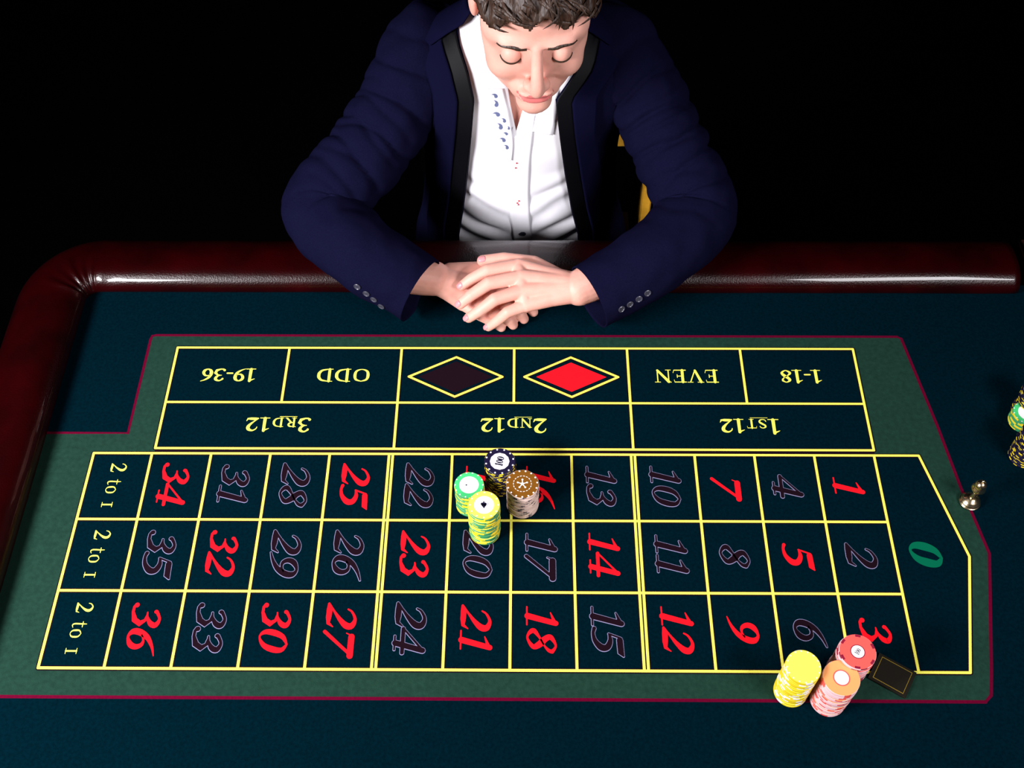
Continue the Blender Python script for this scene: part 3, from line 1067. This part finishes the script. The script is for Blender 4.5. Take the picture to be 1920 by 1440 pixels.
# eyes, brows
for s in (-1, 1):
    g = MB()
    c = hp(s * 0.031, -0.0765, 0.0055)
    g.add([c + HROT @ (Vector((p.x, p.y, p.z)) * 0.0118) for p in ICO[0]], ICO[1])
    eye = g.build('eye', [MT['eyewhite'], MT['iris'], MT['satin']], person, origin=c, smooth=True)
    look = (HROT @ Vector((0, -0.80, -0.60))).normalized()
    for p in eye.data.polygons:
        a = p.center.normalized().dot(look)
        p.material_index = 2 if a > 0.965 else (1 if a > 0.87 else 0)
    # upper and lower lid: shells of skin over the eyeball
    for nm, lo, hi, r0 in (('upper_eyelid', -0.42, 1.35, 0.0130), ('lower_eyelid', -1.45, -0.78, 0.0126)):
        g = MB()
        rr = []
        for i in range(13):
            e = lo + (hi - lo) * i / 12
            ring = []
            for j in range(25):
                az = -1.45 + 2.9 * j / 24
                ee = e
                if nm == 'upper_eyelid':
                    ee = e + (0.30 * (az / 1.45) ** 2) * (1 - i / 12)
                k = r0 * (1 + 0.05 * math.exp(-((i if nm[0] == 'u' else 12 - i) / 1.5) ** 2))
                ring.append(c + HROT @ (Vector((math.sin(az) * math.cos(ee), -math.cos(az) * math.cos(ee), math.sin(ee))) * k))
            rr.append(ring)
        g.loft(rr, False)
        g.build(nm, MT['skin'], person, smooth=True)
        if nm == 'upper_eyelid':
            g = MB()
            g.loft([[p + (p - c) * 0.03 for p in rr[0]], [p + (p - c) * 0.10 + HROT @ Vector((0, 0, -.0012)) for p in rr[0]], [p + (p - c) * 0.02 + HROT @ Vector((0, 0, .0007)) for p in rr[0]]], False)
            g.build('eyelashes', MT['hair'], person)
    g = MB()
    pts = [(s * (0.013 + 0.036 * t), 0.0285 + 0.0065 * math.sin(PI * min(1, t * 1.1) * .75) - 0.004 * t, 0.0030 * (1 - 0.7 * t) + 0.0010) for t in [k / 14 for k in range(15)]]
    rr = []
    for x, z, w_ in pts:
        ring = []
        for dz, off in ((-w_, -0.0004), (-w_ * .5, .0010), (0, .0016), (w_ * .5, .0010), (w_, -0.0004)):
            o_, d_ = hp(x, -0.2, z + dz), HROT @ Vector((0, 1, 0))
            loc, nor, _, _ = bvh_body.ray_cast(o_, d_)
            ring.append(loc + nor * off)
        rr.append(ring)
    g.loft(rr, False)
    g.build('eyebrow', MT['hair'], person, smooth=True)

# hair: the scalp of the body mesh lifted off the head, then swept locks over it
def is_hair(c):
    if c.z < -0.03 or c.z > 0.2:
        return False
    front = 0.066 + 0.010 * math.cos(c.x * 45) + 0.006 * math.sin(c.x * 170)
    if c.y < -0.045:
        return c.z > front
    if c.y < 0.0:
        t = (c.y + 0.045) / 0.045
        return c.z > front * (1 - t) + 0.030 * t
    if c.y < 0.045:
        return c.z > 0.030
    return c.z > -0.03


g = MB()
keep = [f for f in bf if is_hair(hinv @ (sum((bv[i] for i in f), Vector()) / len(f) - HEADC))]
used = sorted({i for f in keep for i in f})
mp = {i: k for k, i in enumerate(used)}
hv = []
for i in used:
    c = hinv @ (bv[i] - HEADC)
    d = Vector((c.x, c.y - 0.01, c.z - 0.03)).normalized()
    th = 0.010 + 0.010 * max(0, d.z)
    q = Vector((c.x * 90, c.y * 22, c.z * 40))
    th += 0.005 * noise.noise(q) + 0.002 * noise.noise(q * 2.7)
    hv.append(HEADC + HROT @ (c + d * th))
g.add(hv, [tuple(mp[i] for i in f) for f in keep])
inner = [bv[i] - (HROT @ Vector((0, 0, .002))) for i in used]
hair = g.build('hair', MT['hair'], person, smooth=True)
so = hair.modifiers.new('thick', 'SOLIDIFY')
so.thickness = 0.012
so.offset = -1
g = MB()
rl = random.Random(3)
hb = BVHTree.FromPolygons(hv, [tuple(mp[i] for i in f) for f in keep])
for k in range(420):
    x0 = rl.uniform(-0.085, 0.085)
    y0 = rl.uniform(-0.10, 0.06)
    loc, nor, _, _ = hb.ray_cast(hp(x0, y0, 0.3), HROT @ Vector((0, 0, -1)))
    if loc is None:
        continue
    dirn = HROT @ Vector((x0 * 3 + rl.uniform(-.25, .35) + 0.25, 0.6 if y0 > -0.07 else -0.55, 0.12))
    dirn = (dirn - nor * dirn.dot(nor)).normalized()
    L = rl.uniform(0.018, 0.035)
    sd = dirn.cross(nor).normalized()
    rr = []
    for q in range(5):
        t = q / 4
        c = loc + dirn * (L * (t - 0.3)) + nor * (0.0035 * math.sin(PI * t) - 0.003 * t * t)
        w_ = 0.0026 * (1 - t) ** .6 + 0.0002
        rr.append([c - sd * w_, c + nor * w_ * .8, c + sd * w_])
    g.loft(rr, False)
lk = g.build('locks', MT['hair'], hair, origin=ORI[person.name], smooth=True)
tag(lk, 'tousled brown locks', kind='stuff')

# --- shirt
def wrinkle(p, amp):
    """soft sagging folds that gather towards the waist"""
    k = max(0.0, min(1.0, (0.13 - p.z) / 0.16))
    x = (p.x - CX) / 0.09
    f = math.sin((p.z - 0.042 * abs(x) + 0.016 * noise.noise(Vector((p.x * 16, 3.0, p.z * 14)))) * 2 * PI / 0.050)
    f2 = noise.noise(Vector((p.x * 14, p.y * 5, p.z * 22)))
    return amp * (k * min(1, abs(x) * 1.6 + .15) * ((f if f < 0 else f * .5) * 0.0055) + 0.0026 * f2)


VN = V(968, 244, .20)
for k in range(120):
    q = ony(968, 244, 0.34 + k * 0.0025)
    _, cy, rx, ry = sec_at(q.z)
    if ((q.x - CX) / (rx - .008)) ** 2 + ((q.y - cy) / (ry - .008)) ** 2 <= 1:
        VN = q
        break
VZ = VN.z
SH_L = [(-0.4, VN.x + .0010), (VZ, VN.x - .0002), (VZ + 0.06, VN.x - 0.010), (VZ + .12, VN.x - .020), (0.372, VN.x - 0.030)]
SH_R = [(-0.4, VN.x - .0010), (VZ, VN.x), (VZ + 0.06, VN.x + 0.014), (VZ + .12, VN.x + .036), (0.372, VN.x + 0.05)]
rows = [(-0.36 + (0.366 + 0.36) * i / 150) for i in range(151)]
rings = []
NS = 150
for z in rows:
    a = t_of_x(z, lerp_tab(SH_R, z), -.008)
    b = t_of_x(z, lerp_tab(SH_L, z), -.008) + 2 * PI
    ring = []
    for j in range(NS + 1):
        u = j / NS
        # more columns over the front
        s_ = u + 0.12 * math.sin(2 * PI * u)
        t = a + (b - a) * (s_ if 0 <= s_ <= 1 else u)
        p = sec_pt(z, t, -0.008)
        wv = wrinkle(p, 1.0 if math.cos(t) > 0 else .3)
        _, cy, rx, ry = sec_at(z)
        nrm = Vector(((p.x - CX) / rx ** 2, (p.y - cy) / ry ** 2, 0)).normalized()
        ring.append(p + nrm * wv)
    rings.append(ring)
g = MB()
g.loft(rings, False)
shirt = g.build('shirt', MT['shirt'], person, smooth=True)
fix_normals(shirt)
bvh_shirt = BVHTree.FromPolygons([v.copy() for v in g.v], g.f)
so = shirt.modifiers.new('thick', 'SOLIDIFY')
so.thickness = 0.0012


def drape(px, py, bvh, off, bvh2=None):
    loc, nor, _, _ = hit(bvh, px, py)
    if loc is None:
        return None
    d = pxdir(px, py)
    if nor.dot(d) > 0:
        nor = -nor
    return loc + nor * off


def strip(name, m, parent, left, right, bvh, off, nrow=40, ncol=8, thick=0.0016, edge=0.0):
    """a band of cloth lying on another, between two edge lines given as sight lines"""
    Lc, Rc = catmull(left, 12), catmull(right, 12)
    rr = []
    for i in range(nrow + 1):
        t = i / nrow
        a = Lc[min(len(Lc) - 1, int(t * (len(Lc) - 1)))]
        b = Rc[min(len(Rc) - 1, int(t * (len(Rc) - 1)))]
        ring = []
        for j in range(ncol + 1):
            u = j / ncol
            p = drape(a[0] + (b[0] - a[0]) * u, a[1] + (b[1] - a[1]) * u, bvh, off)
            if p is None:
                p = ring[-1].copy() if ring else (rr[-1][j].copy() if rr else None)
            if p is None:
                break
            ring.append(p)
        if len(ring) == ncol + 1:
            rr.append(ring)
    for _ in range(5):
        n0 = [[p.copy() for p in r_] for r_ in rr]
        for i in range(1, len(rr) - 1):
            for j in range(ncol + 1):
                a_, b_ = n0[i][max(0, j - 1)], n0[i][min(ncol, j + 1)]
                rr[i][j] = n0[i][j] * .4 + (n0[i - 1][j] + n0[i + 1][j]) * .2 + (a_ + b_ if 0 < j < ncol else n0[i][j] * 2) * .1
    g = MB()
    g.loft(rr, False)
    o = g.build(name, m, parent, origin=ORI[person.name], smooth=True)
    s = o.modifiers.new('thick', 'SOLIDIFY')
    s.thickness = thick
    s.offset = 0
    return o, g


plk, plg = strip('placket', MT['shirt'], shirt, [(962, 236), (957, 300), (955, 380), (963, 452)], [(1004, 212), (994, 300), (992, 380), (998, 452)], bvh_shirt, 0.0018, thick=0.0022)
bvh_plk = BVHTree.FromPolygons([v.copy() for v in plg.v], plg.f)
col_r, crg = strip('collar', MT['shirt'], shirt, [(970, 238), (976, 214), (986, 190), (1000, 160)], [(1036, 250), (1043, 215), (1045, 190), (1046, 160)], bvh_shirt, 0.0030, thick=0.0016)
col_l_, clg = strip('collar', MT['shirt'], shirt, [(956, 296), (938, 262), (922, 215), (908, 165)], [(959, 296), (962, 262), (955, 215), (943, 165)], bvh_shirt, 0.0045, thick=0.002)
bvh_cl = BVHTree.FromPolygons([v.copy() for v in clg.v], clg.f)
# paisley drops printed on the folded-back collar
g = MB()
for px, py, L_, a in ((931, 196, 9, 60), (934, 214, 9, 110), (946, 226, 7, 80), (939, 238, 9, 70), (950, 250, 6, 110), (945, 262, 8, 100), (954, 240, 5, 60), (951, 276, 7, 80), (930, 180, 8, 100)):
    for k in range(6):
        t0 = k / 5
        rad = L_ * 0.42 * (1 - t0 * 0.8)
        ang_ = math.radians(a + 55 * t0)
        cxp, cyp = px + L_ * 1.3 * t0 * math.cos(ang_) * .8, py - L_ * 1.3 * t0 * math.sin(ang_) * .8
        pts = [drape(cxp + rad * math.cos(2 * PI * q / 8), cyp + rad * math.sin(2 * PI * q / 8), bvh_cl, 0.0016 + k * 4e-5) for q in range(8)]
        if all(p is not None for p in pts):
            g.add(pts, [tuple(range(7, -1, -1))])
if g.f:
    tag(fix_normals(g.build('paisley_print', MT['paisley'], shirt, origin=ORI[person.name])), 'blue paisley print')
g = MB()
for px, py in ((969, 304), (967, 313), (973, 375), (972, 382), (970, 379)):
    p = drape(px, py, bvh_plk, 0.002)
    if p:
        g.add([p + Vector((0.0012 * v.x, 0.0012 * v.y, 0.0012 * v.z)) for v in ICO[0]], ICO[1])
tag(g.build('buttonhole_stitch', MT['thread'], shirt, origin=ORI[person.name]), 'red buttonhole stitches')


def button(loc, n, r, name, m, parent):
    q = n.to_track_quat('Z', 'Y').to_matrix()
    g = MB()
    prof = [(0.0, 0.0), (r * .9, 0.0), (r, r * .12), (r, r * .28), (r * .88, r * .36), (r * .74, r * .26), (r * .70, r * .18), (0.0001, r * .18)]
    n_ = 24
    g.loft([[loc + q @ Vector((max(a, 1e-5) * math.cos(2 * PI * j / n_), max(a, 1e-5) * math.sin(2 * PI * j / n_), b)) for j in range(n_)] for a, b in prof], True, True, True)
    for k in range(4):
        a = PI / 4 + k * PI / 2
        c = loc + q @ Vector((r * .28 * math.cos(a), r * .28 * math.sin(a), r * .2))
        g.add([c + q @ Vector((r * .1 * math.cos(2 * PI * j / 8), r * .1 * math.sin(2 * PI * j / 8), 0)) for j in range(8)], [tuple(range(8))], 1)
    return g.build(name, [m, MT['satin']], parent, origin=ORI[person.name])


loc, nor, _, _ = hit(bvh_plk, 980, 437)
if loc:
    if nor.dot(pxdir(980, 437)) > 0:
        nor = -nor
    button(loc + nor * .001, nor, .0055, 'shirt_button', MT['button'], shirt)

# --- jacket: body open at the front, and two sleeves
rows = [(-0.34 + (0.350 + 0.34) * i / 120) for i in range(121)]
rings = []
for z in rows:
    a = t_of_x(z, ER(z))
    b = t_of_x(z, EL(z)) + 2 * PI
    ring = []
    for j in range(141):
        t = a + (b - a) * j / 140
        p = sec_pt(z, t, 0.0)
        f = 0.003 * noise.noise(Vector((p.x * 12, p.y * 12, p.z * 5))) + 0.002 * math.sin(p.x * 120 + 3 * noise.noise(p * 9))
        k = min(1, j / 14, (140 - j) / 14)
        nrm = Vector((math.sin(t), -math.cos(t), 0))
        ring.append(p + nrm * (f * k + 0.004 * (1 if 20 < j < 120 else 0)))
    rings.append(ring)
g = MB()
g.loft(rings, False)
jk_body = (list(g.v), list(g.f))


def frames(P):
    T = [(P[min(i + 1, len(P) - 1)] - P[max(i - 1, 0)]).normalized() for i in range(len(P))]
    n = T[0].orthogonal().normalized()
    out = []
    for t in T:
        n = (n - t * n.dot(t)).normalized()
        out.append((t, n, t.cross(n)))
    return out


def sleeve(A, radii, side, seed):
    pts = [(p.x, p.y, p.z, r) for p, r in zip(A, radii)]
    c = catmull(pts, 26)
    # start a little inside the shoulder
    P = [Vector(q[:3]) for q in c]
    R_ = [q[3] for q in c]
    # ring directions fixed to a shared up so that folds can be placed
    rr = []
    n = 72
    tot = len(P) - 1
    elbow = A[3]
    T = [(P[min(i + 1, tot)] - P[max(i - 1, 0)]).normalized() for i in range(tot + 1)]
    for i, (p, r) in enumerate(zip(P, R_)):
        # average direction over a window keeps the elbow rings from crossing
        t = sum((T[max(0, min(tot, i + k))] for k in range(-9, 10)), Vector()).normalized()
        up = Vector((0, -0.45, 1.0))
        u = (up - t * up.dot(t)).normalized()
        v = t.cross(u)
        s = i / tot
        ring = []
        for j in range(n):
            a = 2 * PI * j / n
            d = u * math.cos(a) + v * math.sin(a)
            q = p + d * r
            de = (q - elbow).length
            ke = math.exp(-(de / 0.085) ** 2)
            ka = math.exp(-((s - 0.10) / 0.10) ** 2)
            km = math.exp(-((s - 0.36) / 0.20) ** 2)
            f = 0.0
            c1 = abs(math.sin(s * PI * 15 + 0.9 * math.sin(a + seed) + 1.5 * noise.noise(q * 13 + Vector((seed, 0, 0)))))
            f -= 0.0100 * ke * (1 - c1) ** 3 * (0.60 + .40 * math.cos(a + side * 0.9))
            f += 0.0030 * ke * c1
            c2 = abs(math.sin(s * PI * 11 + 0.8 * math.sin(a + 1.0 + seed) + 1.6 * noise.noise(q * 10)))
            f -= 0.0085 * km * (1 - c2) ** 3 * max(0, 0.35 + .65 * math.cos(a - side * .5))
            f += 0.0020 * km * c2
            f += 0.0035 * ka * math.sin(a * 4 + s * 40 + seed)
            f += 0.0036 * noise.noise(q * 17 + Vector((0, seed, 0))) + 0.0022 * noise.noise(q * 42)
            end = min(1, (1 - s) / 0.06)
            f *= 0.25 + 0.75 * end
            q = p + d * (r + f)
            # the cloth lies on the felt and the armrest instead of passing through
            zmin = 0.0035
            if q.y > YF - 0.012 and q.y < YF + 0.10:
                zmin = 0.0440
            elif q.y >= YF - 0.04 and q.y <= YF - 0.012:
                zmin = 0.0035 + 0.0405 * (q.y - (YF - 0.04)) / 0.028
            if q.z < zmin:
                q.z = zmin + 0.15 * (q.z - zmin) * 0.0
            ring.append(q)
        rr.append(ring)
    # slant the hem so that its lower side reaches further
    L = rr[-1]
    t = T[-1]
    for k in range(1, 13):
        w_ = 1 - (k - 1) / 12
        for j in range(n):
            a = 2 * PI * j / n
            rr[-k][j] = rr[-k][j] + t * (0.010 * w_ * w_ * -math.cos(a))
    return rr


SL_R = sleeve([V(825, 72, .266)] + ARM_R, [.056, .064, .060, .058, .061, .056, .0525], -1, 1.3)
SL_L = sleeve([V(1117, 72, .266)] + ARM_L, [.056, .064, .057, .0565, .061, .055, .0500], 1, 4.1)
g.loft(SL_R, True)
g.loft(SL_L, True)
# shoulder caps close the sleeve heads
for rr, s in ((SL_R, -1), (SL_L, 1)):
    g.add(rr[0], [tuple(range(len(rr[0])))])
jacket = g.build('jacket', MT['suit'], person, smooth=True)
so = jacket.modifiers.new('thick', 'SOLIDIFY')
so.thickness = 0.0022
so.offset = -1
bvh_jk = BVHTree.FromPolygons([v.copy() for v in g.v], g.f)


def front_strip(name, m, o0, o1, off, which, z0, z1, nrow=70, ncol=10, thick=0.0015):
    """band along the front edge, from o0 to o1 metres outside it"""
    rr = []
    for i in range(nrow + 1):
        z = z0 + (z1 - z0) * i / nrow
        ring = []
        for j in range(ncol + 1):
            d = o0(z) + (o1(z) - o0(z)) * j / ncol
            x = EL(z) - d if which == 'L' else ER(z) + d
            p = sec_pt(z, t_of_x(z, x), off + 0.0008 * noise.noise(Vector((x * 30, z * 14, 2))))
            ring.append(p)
        rr.append(ring)
    g = MB()
    g.loft(rr, False)
    o = g.build(name, m, jacket, origin=ORI[person.name], smooth=True)
    s = o.modifiers.new('thick', 'SOLIDIFY')
    s.thickness = thick
    s.offset = 0
    return o


for side in 'LR':
    tag(front_strip('satin_facing', MT['satin'], lambda z: -0.001, lambda z: 0.022, 0.0035, side, -0.33, 0.345), 'black facing beside the shirt')
    front_strip('lapel', MT['suitedge'], lambda z: 0.020, lambda z: 0.049 + 0.010 * max(0, min(1, (z - .2) / .1)), 0.0068, side, -0.33, 0.335, thick=0.002)
# collar of the jacket round the back of the neck
rr = []
for k in range(41):
    t = PI * 0.36 + (2 * PI - 2 * PI * 0.36) * k / 40
    rr.append([sec_pt(z, t, off) for z, off in ((0.318, 0.010), (0.338, 0.012), (0.356, 0.012), (0.374, 0.010), (0.378, 0.006), (0.366, 0.002))])
g = MB()
g.loft(rr, False)
o = g.build('jacket_collar', MT['suitedge'], jacket, origin=ORI[person.name], smooth=True)
o.modifiers.new('thick', 'SOLIDIFY').thickness = 0.002
# breast pocket welt on the left chest
o, _ = strip('breast_pocket', MT['suitedge'], jacket, [(1116, 312), (1136, 302), (1150, 285)], [(1118, 322), (1141, 311), (1156, 291)], bvh_jk, 0.0012, nrow=16, ncol=4, thick=0.0014)
# cuff buttons
for pts in (((670, 537), (687, 550), (701, 561), (715, 574)), ((1165, 579), (1181, 570), (1198, 560), (1214, 549))):
    for px, py in pts:
        loc, nor, _, _ = hit(bvh_jk, px, py)
        if loc is None:
            continue
        if nor.dot(pxdir(px, py)) > 0:
            nor = -nor
        button(loc, nor, .0052, 'cuff_button', MT['button'], jacket)

# --- trousers and shoes, under the table
b = Blob()
b.ell((CX, .61, -.33), (.175, .135, .075))
for s in (-1, 1):
    hip, knee, ank = Vector((CX + s * .085, .60, -.33)), Vector((CX + s * .13, .24, -.285)), Vector((CX + s * .13, .27, -.68))
    b.limb([(hip, .085), (hip.lerp(knee, .5), .075), (knee, .058), (knee.lerp(ank, .4), .054), (ank, .042)])
tv, tf_ = b.mesh(0.006, 6, 'tmp')
g = MB()
g.add(tv, tf_)
fix_normals(g.build('trousers', MT['trouser'], person, smooth=True))
for s in (-1, 1):
    b = Blob()
    x = CX + s * .13
    b.limb([(Vector((x, .29, -.735)), .040), (Vector((x, .20, -.742)), .036), (Vector((x, .10, -.748)), .030)])
    b.limb([(Vector((x, .28, -.68)), .040), (Vector((x, .28, -.735)), .042)])
    sv, sf = b.mesh(0.005, 4, 'tmp')
    sv = [Vector((p.x, p.y, max(p.z, -H + 0.001))) for p in sv]
    g = MB()
    g.add(sv, sf)
    fix_normals(g.build('shoe', MT['shoe'], person, smooth=True))

# ------------------------------------------------------------------ chair behind the person
XC = 0.545
ch = empty('armchair', (XC, .68, -H))
tag(ch, 'dark low-backed chair with gold arm posts behind the seated person', 'chair')
g = MB()
g.box((XC - .20, .44, -.470), (XC + .20, .88, -.440))
g.build('seat_frame', MT['wood'], ch)
g = MB()
rr = []
for sc_, z in ((.96, -.440), (1.0, -.430), (1.0, -.420), (.93, -.4085)):
    rr.append([(XC + .175 * sc_ * sx, .65 + .195 * sc_ * sy, z) for sx, sy in ((-1, -.9), (-.9, -1), (.9, -1), (1, -.9), (1, .9), (.9, 1), (-.9, 1), (-1, .9))])
g.loft(rr, True, True, True)
fix_normals(g.build('seat', MT['curtain'], ch))
for sx in (-1, 1):
    for y in (.47, .855):
        g = MB()
        g.lathe([(.014, -H + .0005), (.018, -H + .1), (.022, -.470)], 14, (XC + sx * .17, y, 0))
        g.build('leg', MT['wood'], ch, smooth=True)
def post(x, y, z0, z1, hx, hy, name, m, lab=None):
    g = MB()
    c = .0025
    rr = []
    for z, k in ((z0, 0), (z1, 0)):
        rr.append([(x + px_, y + py_, z) for px_, py_ in ((-hx + c, -hy), (hx - c, -hy), (hx, -hy + c), (hx, hy - c), (hx - c, hy), (-hx + c, hy), (-hx, hy - c), (-hx, -hy + c))])
    g.loft(rr, True, True, True)
    return tag(g.build(name, m, ch), lab)
for sx in (-1, 1):
    post(XC + sx * .189, .60, -.470, -.058, .0090, .026, 'arm_post', MT['gold'], 'gold arm post')
    post(XC + sx * .1675, .86, -.440, -.2195, .010, .010, 'back_post', MT['curtain'])
    g = MB()
    px_, py_, pz_ = XC + sx * .1675, .86, -.2195
    g.add([(px_ - .011, py_ - .011, pz_), (px_ + .011, py_ - .011, pz_), (px_ + .011, py_ + .011, pz_), (px_ - .011, py_ + .011, pz_), (px_, py_, pz_ + .040)], [(3, 2, 1, 0), (0, 1, 4), (1, 2, 4), (2, 3, 4), (3, 0, 4)])
    tag(g.build('post_finial', MT['gold'], ch), 'gold pointed finial')
    g = MB()
    g.box((XC + sx * .189 - .016, .612, -.058), (XC + sx * .189 + .016, .86, -.040))
    g.build('armrest', MT['curtain'], ch)
g = MB()
rr = []
for t in [k / 8 for k in range(9)]:
    z = -.41 + t * .20
    rr.append([(XC - .156, .845, z), (XC + .156, .845, z), (XC + .156, .875, z), (XC - .156, .875, z)])
g.loft(rr, True, True, True)
g.build('back_panel', MT['curtain'], ch)
